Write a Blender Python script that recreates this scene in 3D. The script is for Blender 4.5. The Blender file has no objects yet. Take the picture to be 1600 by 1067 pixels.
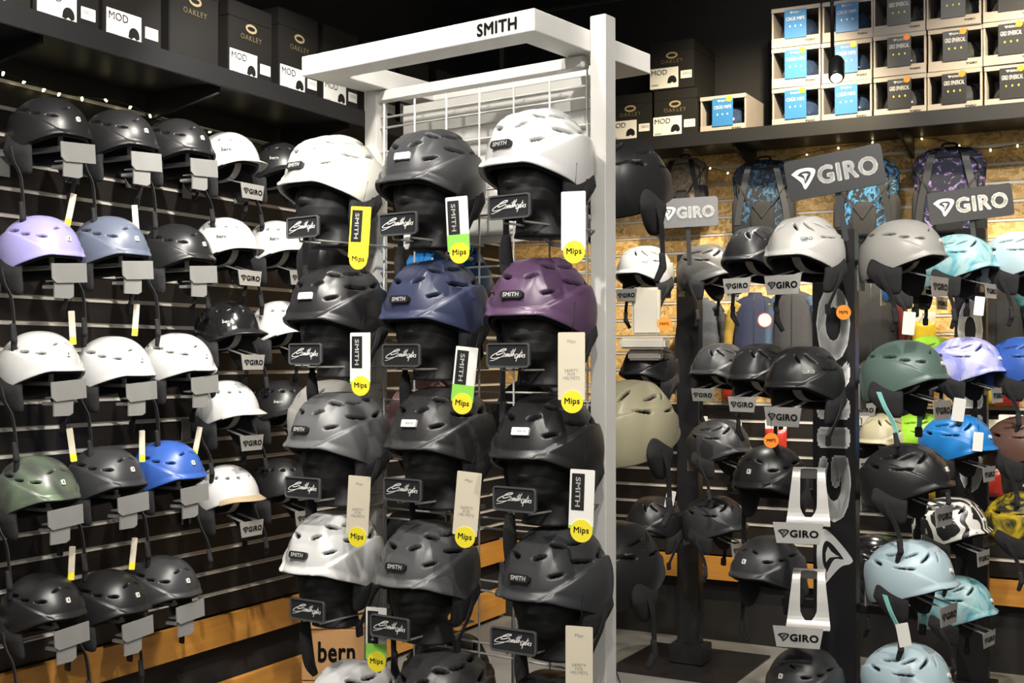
import bpy, bmesh, math, random
from mathutils import Vector, Matrix
random.seed(7)
rad=math.radians
COL=bpy.context.scene.collection
F=1900.0; CAMZ=1.5; PITCH=math.atan(27/1900)
# ---------------- camera ----------------
cam=bpy.data.cameras.new("camera"); cam.sensor_width=36; cam.lens=36*F/1600; cam.clip_start=.05
co=bpy.data.objects.new("camera",cam); COL.objects.link(co)
co.location=(0,0,CAMZ); co.rotation_euler=(math.pi/2+PITCH,0,0)
bpy.context.scene.camera=co
def ray(px,py):
    f=Vector((0,math.cos(PITCH),math.sin(PITCH))); u=Vector((0,-math.sin(PITCH),math.cos(PITCH)))
    return f+Vector((1,0,0))*((px-800)/F)+u*((533.5-py)/F)
def survey(fr,px,py,yl):
    """measured spot on the vertical plane y=yl of a fixture frame -> local x,z"""
    inv=fr.inverted(); o=inv@Vector((0,0,CAMZ)); d=inv.to_3x3()@ray(px,py)
    t=(yl-o.y)/d.y; p=o+d*t
    return p.x,p.z
def at_depth(px,py,y):
    d=ray(px,py); return Vector((0,0,CAMZ))+d*(y/d.y)
def frame(loc,f):
    return Matrix.Translation(loc)@Matrix.Rotation(math.atan2(f[0],-f[1]),4,'Z')
def T(x,y,z): return Matrix.Translation((x,y,z))
def R(a,ax): return Matrix.Rotation(rad(a),4,ax)
def ss(a,b,x):
    t=max(0,min(1,(x-a)/(b-a))); return t*t*(3-2*t)

# ---------------- materials ----------------
MC={}
def mat(name,col,rough=.5,metal=0,coat=0,var=.12,scale=8,emit=0,pattern=None,col2=None,bump=0,ramp=None):
    if name in MC: return MC[name]
    m=bpy.data.materials.new(name); m.use_nodes=True; nt=m.node_tree; b=nt.nodes['Principled BSDF']
    N=nt.nodes.new; L=nt.links.new
    tc=N('ShaderNodeTexCoord')
    mix=N('ShaderNodeMix'); mix.data_type='RGBA'
    c=Vector(col[:3])
    if pattern is None:
        nz=N('ShaderNodeTexNoise'); nz.inputs['Scale'].default_value=scale; nz.inputs['Detail'].default_value=4
        L(tc.outputs['Object'],nz.inputs['Vector']); L(nz.outputs['Fac'],mix.inputs[0])
        mix.inputs[6].default_value=(*[max(0,x*(1-var)) for x in c],1)
        mix.inputs[7].default_value=(*[min(1,x*(1+var)) for x in c],1)
        facsrc=nz.outputs['Fac']
    else:
        if pattern=='facet':
            t=N('ShaderNodeTexVoronoi'); t.inputs['Scale'].default_value=scale; src=t.outputs['Color']
        elif pattern=='zebra':
            t=N('ShaderNodeTexWave'); t.inputs['Scale'].default_value=scale; t.inputs['Distortion'].default_value=14; t.inputs['Detail'].default_value=2; src=t.outputs['Color']
        elif pattern=='osb':
            t=N('ShaderNodeTexVoronoi'); t.inputs['Scale'].default_value=scale; src=t.outputs['Color']
        elif pattern=='wood':
            t=N('ShaderNodeTexNoise'); t.inputs['Scale'].default_value=scale; t.inputs['Detail'].default_value=6; src=t.outputs['Fac']
        else:
            t=N('ShaderNodeTexNoise'); t.inputs['Scale'].default_value=scale; t.inputs['Detail'].default_value=3; t.inputs['Distortion'].default_value=2; src=t.outputs['Fac']
        if pattern in('osb','wood'):
            mp=N('ShaderNodeMapping'); L(tc.outputs['Object'],mp.inputs['Vector'])
            mp.inputs['Scale'].default_value=(1,1,1.3) if pattern=='osb' else (1,1,14)
            mp.inputs['Rotation'].default_value=(0,.5,0) if pattern=='osb' else (0,0,0)
            if pattern=='osb':
                n2=N('ShaderNodeTexNoise'); n2.inputs['Scale'].default_value=14; L(mp.outputs[0],n2.inputs['Vector'])
                ad=N('ShaderNodeMixRGB'); ad.blend_type='ADD'; ad.inputs[0].default_value=.3
                L(mp.outputs[0],ad.inputs[1]); L(n2.outputs['Color'],ad.inputs[2]); L(ad.outputs[0],t.inputs['Vector'])
            else: L(mp.outputs[0],t.inputs['Vector'])
        else: L(tc.outputs['Object'],t.inputs['Vector'])
        rp=N('ShaderNodeValToRGB'); L(src,rp.inputs['Fac'])
        lo,hi=ramp or {'zebra':(.45,.55),'tie':(.4,.6)}.get(pattern,(0,1))
        rp.color_ramp.elements[0].position=lo; rp.color_ramp.elements[1].position=hi
        L(rp.outputs['Color'],mix.inputs[0])
        c2=col2 or [x*.5 for x in col]
        mix.inputs[6].default_value=(*c2[:3],1); mix.inputs[7].default_value=(*col[:3],1)
        facsrc=rp.outputs['Color']
    at=N('ShaderNodeAttribute'); at.attribute_name='vent'
    m2=N('ShaderNodeMix'); m2.data_type='RGBA'; L(at.outputs['Fac'],m2.inputs[0]); L(mix.outputs[2],m2.inputs[6]); m2.inputs[7].default_value=(.004,.004,.005,1)
    L(m2.outputs[2],b.inputs['Base Color'])
    b.inputs['Roughness'].default_value=rough; b.inputs['Metallic'].default_value=metal
    if name.startswith('shell_'):
        ma=N('ShaderNodeMapRange'); L(at.outputs['Fac'],ma.inputs['Value']); ma.inputs['To Min'].default_value=rough; ma.inputs['To Max'].default_value=1; L(ma.outputs[0],b.inputs['Roughness'])
        mb=N('ShaderNodeMapRange'); L(at.outputs['Fac'],mb.inputs['Value']); mb.inputs['To Min'].default_value=.5; mb.inputs['To Max'].default_value=0; L(mb.outputs[0],b.inputs['Specular IOR Level'])
    b.inputs['Coat Weight'].default_value=coat; b.inputs['Coat Roughness'].default_value=.12
    if emit:
        b.inputs['Emission Color'].default_value=(*col[:3],1); b.inputs['Emission Strength'].default_value=emit
    if bump:
        bp=N('ShaderNodeBump'); bp.inputs['Strength'].default_value=bump; bp.inputs['Distance'].default_value=.002
        L(facsrc,bp.inputs['Height']); L(bp.outputs[0],b.inputs['Normal'])
    MC[name]=m; return m
WHITE_PAINT=mat('white_powder_coat',(.64,.63,.60),.4)
BLK=mat('black_matte_plastic',(.013,.013,.014),.42)
FOAM=mat('black_foam',(.008,.008,.009),.85)
HEADM=mat('black_mannequin_plastic',(.009,.009,.010),.6)
WEB=mat('black_webbing',(.018,.018,.020),.8,scale=300,var=.4,bump=.3)
FLEECE=mat('black_fleece',(.020,.020,.022),.95,scale=250,var=.6,bump=.8)
LETW=mat('white_print',(.75,.75,.73),.5,var=.02)
LETGREY=mat('pale_grey_print',(.78,.78,.77),.5,var=.05)
LETB=mat('black_print',(.008,.008,.008),.5,var=.02)
LETG=mat('dull_gold_print',(.32,.26,.15),.4,var=.02)
GREYPL=mat('grey_sheet_metal',(.30,.30,.29),.42,.3)
STEEL=mat('brushed_steel',(.50,.49,.46),.38,.5)
CARD=mat('white_card',(.72,.71,.67),.6,var=.03)
CREAM=mat('cream_card',(.60,.54,.42),.65,var=.04)
YEL=mat('yellow_print',(.80,.68,.03),.5,var=.02)
GRN=mat('green_print',(.25,.6,.08),.5,var=.02)
ORG=mat('orange_print',(.85,.25,.02),.5,var=.03)
PLAQ=mat('charcoal_plaque',(.02,.021,.023),.45)
PLAQR=mat('plaque_raised_edge',(.075,.078,.082),.4)
SIGNB=mat('black_sign_board',(.014,.014,.016),.4)

# ---------------- mesh helpers ----------------
class MB:
    def __init__(s): s.v=[];s.f=[];s.mi=[];s.sm=[]
    def add(s,vs,fs,mi=0,m=None,sm=False):
        o=len(s.v)
        for v in vs:
            v=Vector(v); s.v.append(m@v if m else v)
        for f in fs: s.f.append([i+o for i in f]); s.mi.append(mi); s.sm.append(sm)
        return s
    def box(s,c,d,mi=0,m=None,bev=0):
        if bev:
            bm=bmesh.new(); bmesh.ops.create_cube(bm,size=1)
            for v in bm.verts: v.co=Vector((v.co.x*d[0]+c[0],v.co.y*d[1]+c[1],v.co.z*d[2]+c[2]))
            bmesh.ops.bevel(bm,geom=bm.edges[:],offset=bev,segments=2,affect='EDGES')
            bm.verts.index_update()
            s.add([v.co.copy() for v in bm.verts],[[v.index for v in f.verts] for f in bm.faces],mi,m); bm.free(); return s
        x,y,z=[q/2 for q in d]
        vs=[(c[0]+i*x,c[1]+j*y,c[2]+k*z) for i in(-1,1) for j in(-1,1) for k in(-1,1)]
        s.add(vs,[(0,1,3,2),(4,6,7,5),(0,4,5,1),(2,3,7,6),(0,2,6,4),(1,5,7,3)],mi,m); return s
    def prism(s,out,y0,y1,mi=0,m=None):
        n=len(out); vs=[(x,y0,z) for x,z in out]+[(x,y1,z) for x,z in out]
        fs=[list(range(n)),list(range(2*n-1,n-1,-1))]+[(i,(i+1)%n,n+(i+1)%n,n+i) for i in range(n)]
        s.add(vs,fs,mi,m); return s
    def ring(s,out,inn,y0,y1,mi=0,m=None):
        n=len(out); vs=[(x,y0,z) for x,z in out]+[(x,y0,z) for x,z in inn]+[(x,y1,z) for x,z in out]+[(x,y1,z) for x,z in inn]
        fs=[]
        for i in range(n):
            j=(i+1)%n
            fs+=[(i,j,n+j,n+i),(2*n+i,3*n+i,3*n+j,2*n+j),(i,2*n+i,2*n+j,j),(n+i,n+j,3*n+j,3*n+i)]
        s.add(vs,fs,mi,m); return s
    def tube(s,pts,r,n=8,mi=0,m=None,rs=None):
        pts=[Vector(p) for p in pts]; vs=[];fs=[]
        for k,p in enumerate(pts):
            t=(pts[min(k+1,len(pts)-1)]-pts[max(k-1,0)]).normalized()
            up=Vector((0,0,1)) if abs(t.z)<.9 else Vector((0,1,0))
            a=t.cross(up).normalized(); b=t.cross(a)
            rr_=rs[k] if rs else r
            for i in range(n):
                q=2*math.pi*i/n; vs.append(p+a*math.cos(q)*rr_+b*math.sin(q)*rr_)
        for k in range(len(pts)-1):
            for i in range(n):
                j=(i+1)%n; fs.append((k*n+i,k*n+j,(k+1)*n+j,(k+1)*n+i))
        fs.append(list(range(n))); fs.append(list(range(len(pts)*n-1,(len(pts)-1)*n-1,-1)))
        s.add(vs,fs,mi,m,True); return s
    def ribbon(s,pts,w,t,side=(0,1,0),mi=0,m=None):
        pts=[Vector(p) for p in pts]; sd=Vector(side).normalized(); vs=[];fs=[]
        for k,p in enumerate(pts):
            tg=(pts[min(k+1,len(pts)-1)]-pts[max(k-1,0)]).normalized(); nn=tg.cross(sd).normalized()
            for a,b in((-1,-1),(1,-1),(1,1),(-1,1)): vs.append(p+sd*w/2*a+nn*t/2*b)
        for k in range(len(pts)-1):
            for i in range(4):
                j=(i+1)%4; fs.append((k*4+i,k*4+j,k*4+4+j,k*4+4+i))
        fs.append((0,1,2,3)); e=4*(len(pts)-1); fs.append((e+3,e+2,e+1,e))
        s.add(vs,fs,mi,m); return s
    def lathe(s,prof,n=24,mi=0,m=None):
        vs=[];fs=[]
        for r,z in prof:
            for i in range(n):
                q=2*math.pi*i/n; vs.append((r*math.cos(q),r*math.sin(q),z))
        for k in range(len(prof)-1):
            for i in range(n):
                j=(i+1)%n; fs.append((k*n+i,k*n+j,(k+1)*n+j,(k+1)*n+i))
        fs.append(list(range(n))[::-1]); fs.append([len(prof)*n-n+i for i in range(n)])
        s.add(vs,fs,mi,m,True); return s
    def mesh(s,name,mats=None,fix=True):
        me=bpy.data.meshes.new(name); me.from_pydata([tuple(v) for v in s.v],[],s.f)
        for p,mi,sm in zip(me.polygons,s.mi,s.sm): p.material_index=mi; p.use_smooth=sm
        for m_ in (mats or [None]): me.materials.append(m_)
        if fix:
            bm=bmesh.new(); bm.from_mesh(me); bmesh.ops.recalc_face_normals(bm,faces=bm.faces[:]); bm.to_mesh(me); bm.free()
        return me
def cr(pts,n=5):
    P=[Vector(p) for p in pts]; P=[P[0]*2-P[1]]+P+[P[-1]*2-P[-2]]; o=[]
    for i in range(1,len(P)-2):
        a,b,c,d=P[i-1:i+3]
        for k in range(n):
            t=k/n; o.append(.5*((2*b)+(c-a)*t+(2*a-5*b+4*c-d)*t*t+(3*b-a-3*c+d)*t**3))
    o.append(P[-2]); return o
def rr(w,h,r,n=4,cx=0,cz=0):
    o=[]
    for sx,sz,a0 in((1,1,0),(-1,1,90),(-1,-1,180),(1,-1,270)):
        for k in range(n+1):
            a=rad(a0+90*k/n); o.append((cx+sx*(w/2-r)+r*math.cos(a),cz+sz*(h/2-r)+r*math.sin(a)))
    # corners listed in one continuous turn
    return [(cx+(w/2-r)*(1 if q in(0,3) else -1)+r*math.cos(rad(90*q+90*k/n)),cz+(h/2-r)*(1 if q in(0,1) else -1)+r*math.sin(rad(90*q+90*k/n))) for q in range(4) for k in range(n+1)]
def circ(r,n=24,cx=0,cz=0,k=1): return [(cx+r*math.cos(2*math.pi*i/n),cz+r*k*math.sin(2*math.pi*i/n)) for i in range(n)]

def ob(name,me,parent=None,m=None,mt=None,label=None):
    o=bpy.data.objects.new(name,me); COL.objects.link(o)
    if parent: o.parent=parent
    if m is not None: o.matrix_basis=m
    if mt is not None and me:
        if len(me.materials)==0: me.materials.append(None)
        o.material_slots[0].link='OBJECT'; o.material_slots[0].material=mt
    if label: o["label"]=label
    return o
def root(name,m,label,cat,group=None,me=None,mt=None):
    o=ob(name,me,None,m,mt); o["label"]=label; o["category"]=cat
    if group: o["group"]=group
    return o
C={}
def cached(k,fn):
    if k not in C: C[k]=fn()
    return C[k]
def textmesh(s,width=None,height=None,bold=.0,shear=0,space=1):
    """font outline as a flat mesh; weight comes from overlaid shifted copies"""
    def mk():
        cu=bpy.data.curves.new('t','FONT'); cu.body=s; cu.size=1; cu.align_x='CENTER'; cu.align_y='CENTER'
        cu.shear=shear; cu.space_character=space+bold*2.2; cu.resolution_u=3; cu.space_line=.85
        o=bpy.data.objects.new('t',cu); COL.objects.link(o)
        dg=bpy.context.evaluated_depsgraph_get(); dg.update()
        me=bpy.data.meshes.new_from_object(o.evaluated_get(dg)); bpy.data.objects.remove(o)
        V=[v.co.copy() for v in me.vertices]; P=[list(p.vertices) for p in me.polygons]
        b=MB()
        offs=[(0,0)] if bold<=0 else [(bold*math.cos(a),bold*math.sin(a)) for a in [k*math.pi/4 for k in range(8)]]
        for dx,dy in offs: b.add([v+Vector((dx,dy,0)) for v in V],P)
        xs=[v.x for v in b.v]; ys=[v.y for v in b.v]
        w=max(xs)-min(xs); h=max(ys)-min(ys); cx=(max(xs)+min(xs))/2; cy=(max(ys)+min(ys))/2
        kx=(width/w) if width else height/h; ky=(height/h) if height else kx
        b.v=[Vector(((v.x-cx)*kx,(v.y-cy)*ky,0)) for v in b.v]
        return b.mesh('lettering',fix=False)
    return cached(('t',s,width,height,bold,shear,space),mk)
def emblem_tris():
    P=[(-1.25,.62),(-.5,.98),(.6,1.0),(1.3,.72),(1.15,.15),(.15,-1),(-.15,-.95),(-.35,-.35)]
    o=[(q.x,q.y) for q in cr([(x,y,0) for x,y in P+P[:1]],5)[:-1]]
    I=[(-.62,.42),(-.2,.66),(.45,.68),(.80,.48),(.66,.08),(.12,-.50),(.02,-.48),(-.02,.0)]
    i_=[(q.x,q.y) for q in cr([(x,y,0) for x,y in I+I[:1]],5)[:-1]]
    bl=[(-.16,.48),(.25,.50),(.56,.36),(.34,.16),(.20,-.12),(.14,-.32),(.10,.0),(.06,.26)]
    return o,i_,bl
def giro_logo(w,hk=1.0):
    def mk():
        t=textmesh("GIRO",w*.70,w*.19*hk,.045)
        b=MB(); b.add([v.co+Vector((w*.15,0,0)) for v in t.vertices],[list(p.vertices) for p in t.polygons])
        o,i_,bl=emblem_tris(); k=w*.105; ox=-w*.36; ky=k*.95*hk; n=len(o)
        b.add([(ox+x*k*1.05,y*ky,0) for x,y in o]+[(ox+x*k*1.05,y*ky,0) for x,y in i_],[(j,(j+1)%n,n+(j+1)%n,n+j) for j in range(n)])
        b.add([(ox+x*k*1.05,y*ky,0) for x,y in bl],[list(range(len(bl)))])
        return b.mesh('lettering',fix=False)
    return cached(('giro',w,hk),mk)
UPR=R(90,'X')
def letter(parent,me,x,y,z,mt,rot=None,name='lettering'):
    m=T(x,y,z)
    if rot: m=m@rot
    return ob(name,me,parent,m@UPR,mt)

# ---------------- frames of the place ----------------
FL=Matrix.Translation((-1.73,4.02,0))@Matrix.Rotation(math.atan2(.879,.477),4,'Z')
FB=Matrix.Translation((-.056,7.105,0))@Matrix.Rotation(math.atan2(-.477,.879),4,'Z')
FS=Matrix.Translation((.053,2.88,0))@Matrix.Rotation(math.atan2(-.595,.804),4,'Z')

# ---------------- room ----------------
OSB=mat('osb_board',(.85,.58,.25),.65,pattern='osb',scale=26,col2=(.46,.26,.07),bump=.3,ramp=(.15,.85))
DKPL=mat('dark_laminate_slat',(.012,.009,.008),.45)
ALU=mat('aluminium_slat_insert',(.75,.71,.64),.4,.25)
WOOD=mat('golden_wood',(.70,.34,.07),.45,pattern='wood',scale=3,col2=(.40,.16,.02),coat=.2)
DARK=mat('dark_wall_paint',(.010,.009,.009),.8)
def struct(name,me,m=None,mt=None):
    o=ob(name,me,None,m,mt); o["kind"]="structure"; return o
def slatwall(x0,x1,z0,z1,split,mats):
    b=MB(); L=x1-x0; cx=(x0+x1)/2
    b.box((cx,.05,1.75),(L,.06,3.5),2)
    z=z0
    while z<z1-.02:
        mi=0 if z>split else 3
        b.box((cx,.01,z+.0385),(L,.02,.077),mi)
        b.box((cx,.012,z+.0835),(L,.014,.013),1)
        b.box((cx,-.0015,z+.0775),(L,.005,.005),1)
        z+=.09
    return b.mesh('wall',mats)
ZS=2.63
struct('wall_left',slatwall(-1.6,3.51,.46,2.46,0,[DKPL,ALU,DARK,DKPL]),FL)
struct('wall_back',slatwall(0,4.6,.46,ZS-.05,1.2,[OSB,ALU,DARK,DKPL]),FB)
struct('trim_1',MB().box((.95,-.012,.39),(5.1,.03,.12)).mesh('t',[WOOD]),FL)
struct('trim_2',MB().box((.95,-.012,.10),(5.1,.03,.15)).mesh('t',[WOOD]),FL)
struct('trim_3',MB().box((2.3,-.012,.39),(4.55,.03,.12)).mesh('t',[WOOD]),FB)
fb=MB()
for i in range(-9,12):
    for j in range(-4,18):
        fb.box((i*.5+.25,j*.5+.25,-.02),(.494,.494,.04))
fb.box((.75,3.5,-.035),(10.5,11,.04),1)
struct('floor',fb.mesh('floor',[mat('grey_floor_tile',(.20,.195,.18),.45,var=.3,scale=3),DARK]))
struct('ceiling',MB().box((.75,3.5,3.55),(10.5,11,.06)).mesh('ceiling',[DARK]))

# ---------------- helmets ----------------
ST={
'S':dict(a=.123,bf=.142,bb=.160,c=.140,brim=.016,e0=88,e1=129,step=.0075,ridge=.0055,
    v=[(22,48,.018,.0062,-8),(52,36,.022,.0066,15),(44,67,.019,.0034,-10),(80,58,.032,.0046,14),(88,36,.026,.0064,5),(118,58,.028,.0058,-14),(130,36,.024,.0064,10),(155,62,.024,.0058,0)]),
'O':dict(a=.118,bf=.136,bb=.152,c=.134,brim=.010,e0=86,e1=122,step=.0045,ridge=0,
    v=[(16,46,.016,.0036,30),(45,62,.018,.0038,0),(72,60,.016,.0038,0),(98,55,.024,.0045,0),(140,55,.022,.0045,0),(165,35,.016,.005,60)]),
'G':dict(a=.118,bf=.140,bb=.156,c=.136,brim=.013,e0=87,e1=126,step=.0065,ridge=.0045,
    v=[(20,44,.026,.0042,62),(48,46,.029,.0042,50),(76,44,.029,.0044,40),(82,66,.032,.0036,8),(108,48,.028,.0044,20),(128,66,.026,.0048,-10),(152,45,.026,.0058,60)]),
'B':dict(a=.117,bf=.130,bb=.146,c=.138,brim=.003,e0=83,e1=115,step=0,ridge=0,
    v=[(20,46,.009,.0065,0),(48,46,.009,.0065,0),(76,46,.009,.0065,0),(105,50,.012,.005,0),(135,50,.012,.005,0),(160,30,.009,.007,0)]),
}
def spt(st,th,v,sc=1.0,full=True):
    d=ST[st]; a=abs(math.degrees(math.atan2(math.sin(th),math.cos(th))))
    ph=rad((d['e0']+(d['e1']-d['e0'])*(.75*ss(25,165,a)+.25*ss(30,95,a)))*v); c=math.cos(th)
    b=d['bf']*(1+c)/2+d['bb']*(1-c)/2
    s=math.sin(ph)**.9 if ph>0 else 0
    k=sc; vm=0
    if full:
        s0=.70+.24*c+.13*math.cos(2*th)
        k+=d['step']*ss(s0-.010,s0+.010,v)*(1-.5*ss(s0,1.05,v))/.13
        X=d['a']*s*math.sin(th)
        k+=d['ridge']*max(0,1-abs(abs(X)-.046)/.020)/.13*(1-ss(.5,.85,v))
        k-=d['ridge']*.5*(1-ss(.0,.035,abs(X)))/.13*(1-ss(.5,.85,v))*ss(.1,.3,v)
        for (tc,pc,L,W,an) in d['v']:
            du=rad(a-tc)*math.sin(rad(pc))*.13; dv=(ph-rad(pc))*.145
            ca,sa=math.cos(rad(an)),math.sin(rad(an)); p=du*ca+dv*sa; q=-du*sa+dv*ca
            e=(abs(p)/L)**2.4+(abs(q)/(W*(1.15-.35*p/L)))**2 if abs(p)<2*L else 9
            vm=max(vm,1-ss(.7,1.2,e))
        k-=vm*.012/.13
    z=(d['c'] if ph<math.pi/2 else .15)*math.cos(ph)*k
    x=d['a']*s*math.sin(th)*k; y=-b*s*c*k
    w=ss(.925,.985,v)*ss(.15,.7,c)
    y-=d['brim']*w; z-=.003*w
    bw=ss(.75,1,v)*ss(.5,1,-c); y+=.008*bw
    return Vector((x,y,z)),vm
def shell_mesh(st):
    NT,NR=184,76; vs=[(0,0,spt(st,0,0.0001)[0].z)];at=[0];fs=[]
    for i in range(1,NR+1):
        for j in range(NT):
            p,vm=spt(st,2*math.pi*j/NT,i/NR); vs.append(p); at.append(vm)
    for (sc,v) in((.965,1.005),(.94,1),(.925,.97),(.92,.85)):
        for j in range(NT):
            p,_=spt(st,2*math.pi*j/NT,v,sc,False); vs.append(p); at.append(0)
    for j in range(NT): fs.append((0,1+j,1+(j+1)%NT))
    for i in range(NR+3):
        for j in range(NT):
            k=(j+1)%NT; fs.append((1+i*NT+j,1+(i+1)*NT+j,1+(i+1)*NT+k,1+i*NT+k))
    b=MB(); b.add(vs,fs,0,None,True); me=b.mesh('helmet_shell')
    A=me.attributes.new('vent','FLOAT','POINT')
    for i,x in enumerate(at): A.data[i].value=x
    return me
def liner_mesh(st):
    NT,NR=48,14; vs=[(0,0,ST[st]['c']*.84)];fs=[]
    for i in range(1,NR+1):
        for j in range(NT):
            p,_=spt(st,2*math.pi*j/NT,i/NR*1.04,.83,False); vs.append(p)
    for j in range(NT):
        p,_=spt(st,2*math.pi*j/NT,1.04,.91,False); vs.append(p)
    for j in range(NT):
        p,_=spt(st,2*math.pi*j/NT,.9,.915,False); vs.append(p)
    for j in range(NT): fs.append((0,1+j,1+(j+1)%NT))
    for i in range(NR+1):
        for j in range(NT):
            k=(j+1)%NT; fs.append((1+i*NT+j,1+(i+1)*NT+j,1+(i+1)*NT+k,1+i*NT+k))
    return MB().add(vs,fs,0,None,True).mesh('helmet_liner',[FOAM])
def ear_mesh(sg):
    n,m=28,20; vs=[];fs=[]
    for i in range(m+1):
        p=math.pi*i/m
        for j in range(n):
            q=2*math.pi*j/n
            z=math.cos(p); s=math.sin(p)**.6 if 0<p<math.pi else 0
            y=s*math.cos(q); x=s*math.sin(q)
            x=math.copysign(abs(x)**.8,x)
            wy=.062*(1-.38*max(0,-z)); zz=-.056+z*.070
            yy=.024+y*wy-.030*max(0,-z)**1.3
            xx=sg*(.104-.016*max(0,-z)-.006*max(0,z))+x*.017
            vs.append((xx,yy,zz))
    for i in range(m):
        for j in range(n):
            k=(j+1)%n; fs.append((i*n+j,(i+1)*n+j,(i+1)*n+k,i*n+k))
    b=MB().add(vs,fs,0,None,True)
    return b.mesh('ear_pad',[FLEECE])
SL=[.32,.24,.30]
def strap_a(v):
    L=SL[v]; return MB().ribbon(cr([(-.120,.040,-.04),(-.122,.016,-.09),(-.112,-.008,-.14),(-.106,-.020,-L*.8),(-.096,-.010,-L)]),.017,.003,(.2,1,0)).mesh('chin_strap',[WEB])
def strap_b():
    return MB().ribbon(cr([(.120,.040,-.04),(.122,.012,-.09),(.104,-.004,-.14),(.088,-.008,-.175)]),.017,.003,(0,1,0)).mesh('chin_strap',[WEB])
def pad_mesh(v):
    L=SL[v]; b=MB(); a=.5 if v==0 else .72; rm=.011 if v==0 else .003
    pts=cr([(-.108,-.014,-L*a),(-.107,-.021,-L*(a+.16)),(-.103,-.017,-L*.92),(-.094,-.006,-L*1.04)])
    b.tube(pts,.012,10,rs=[.007+rm*math.sin(math.pi*min(1,.12+k/(len(pts)-1)*.8)) for k in range(len(pts))])
    return b.mesh('strap_pad',[FLEECE])
def buckle_mesh():
    b=MB(); b.box((.088,-.008,-.18),(.010,.026,.036),bev=.003)
    return b.mesh('buckle',[BLK])
def visor_mesh():
    b=MB(); vs=[];fs=[]; n=24
    for lay in(0,1):
        for k in range(5):
            for j in range(n+1):
                th=rad(-62+124*j/n); p,_=spt('B',th,.93,1.005,False)
                out=.042*k/4*max(0,math.cos(th*1.35))
                vs.append(p+Vector((math.sin(th)*out*.5,-out,-.004*k-.0035*lay-.003)))
    w=n+1
    for lay in(0,1):
        for k in range(4):
            for j in range(n): a=lay*5*w+k*w+j; fs.append((a,a+1,a+w+1,a+w))
    for j in range(n): a=4*w+j; fs.append((a,a+1,a+1+5*w,a+5*w))
    b.add(vs,fs,0,None,True); return b.mesh('visor')
def clip_mesh(st):
    b=MB(); p,_=spt(st,math.pi,.8,1.0,False)
    b.box((0,p.y+.006,p.z),(.03,.014,.045),bev=.003)
    return b.mesh('goggle_clip',[BLK])
def helmet(m,st,mt,label,group,badge=None,strap=1,visor=None,strapmat=None):
    r=root('ski_helmet',m,label,'helmet',group)
    ob('shell',cached(('sh',st),lambda:shell_mesh(st)),r,None,mt)
    ob('liner',cached(('li',st),lambda:liner_mesh(st)),r)
    ob('ear_pad',cached('e1',lambda:ear_mesh(1)),r); ob('ear_pad',cached('e0',lambda:ear_mesh(-1)),r)
    ob('chin_strap',cached(('st',strap),lambda:strap_a(strap)),r,None,strapmat)
    ob('chin_strap',cached('stb',strap_b),r,None,strapmat)
    ob('strap_pad',cached(('sp',strap),lambda:pad_mesh(strap)),r)
    ob('buckle',cached('bk',buckle_mesh),r)
    ob('goggle_clip',cached(('cl',st),lambda:clip_mesh(st)),r)
    if visor: ob('visor',cached('vi',visor_mesh),r,None,visor)
    def on(th,v,extra=.0015):
        k=1+.5*ST[st]['step']/.13
        p=spt(st,rad(th),v,1.0,False)[0]*k
        q2=spt(st,rad(th),v-.03,1.0,False)[0]; q3=spt(st,rad(th),v+.03,1.0,False)[0]
        tilt=math.degrees(math.atan2(math.hypot(q3.x,q3.y)-math.hypot(q2.x,q2.y),q2.z-q3.z))
        n=Vector((math.sin(rad(th)),-math.cos(rad(th)),math.tan(rad(tilt)))).normalized()
        return T(*(p+n*extra))@R(th,'Z')@R(-tilt,'X')
    if badge=='plate':
        g=on(0,.79,.001); ob('front_badge',cached('fb',lambda:MB().prism(rr(.062,.019,.007),-.002,.009).mesh('front_badge',[BLK])),r,g)
        ob('lettering',textmesh("SMITH",.044,.011,.03),r,g@T(0,-.003,0)@UPR,LETW)
    elif badge=='sticker':
        g=on(8,.72,.002); o=ob('price_sticker',cached('fs',lambda:MB().prism(rr(.045,.019,.002),-.001,.006).mesh('price_sticker',[CARD])),r,g)
        ob('lettering',textmesh("|||||| |||",.022,.006),r,g@T(.004,-.0018,0)@UPR,LETB)
    elif badge=='mini':
        g=on(0,.74,.001); ob('front_badge',cached('fm',lambda:MB().prism(rr(.013,.017,.003),-.0015,.005).mesh('front_badge',[CARD])),r,g)
        ob('emblem',textmesh("I",.004,.010,.05),r,g@T(0,-.002,0)@UPR,LETB)
    elif badge=='round':
        g=on(0,.76,.001); ob('front_badge',cached('fr',lambda:MB().prism(circ(.008),-.0015,.005).mesh('front_badge',[CARD])),r,g)
    elif badge and badge.startswith('side:'):
        _,s,th,dark=badge.split(':'); g=on(float(th),.76,.004)
        ob('lettering',textmesh("GIRO",.04,None,.02) if s=='GIRO' else textmesh(s,.036,None,.02),r,g@UPR,LETB if dark=='d' else LETW)
    return r
def hm(name,c,rough=.38,coat=0,**k): return mat('shell_'+name,c,rough,0,coat,.04,**k)
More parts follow.
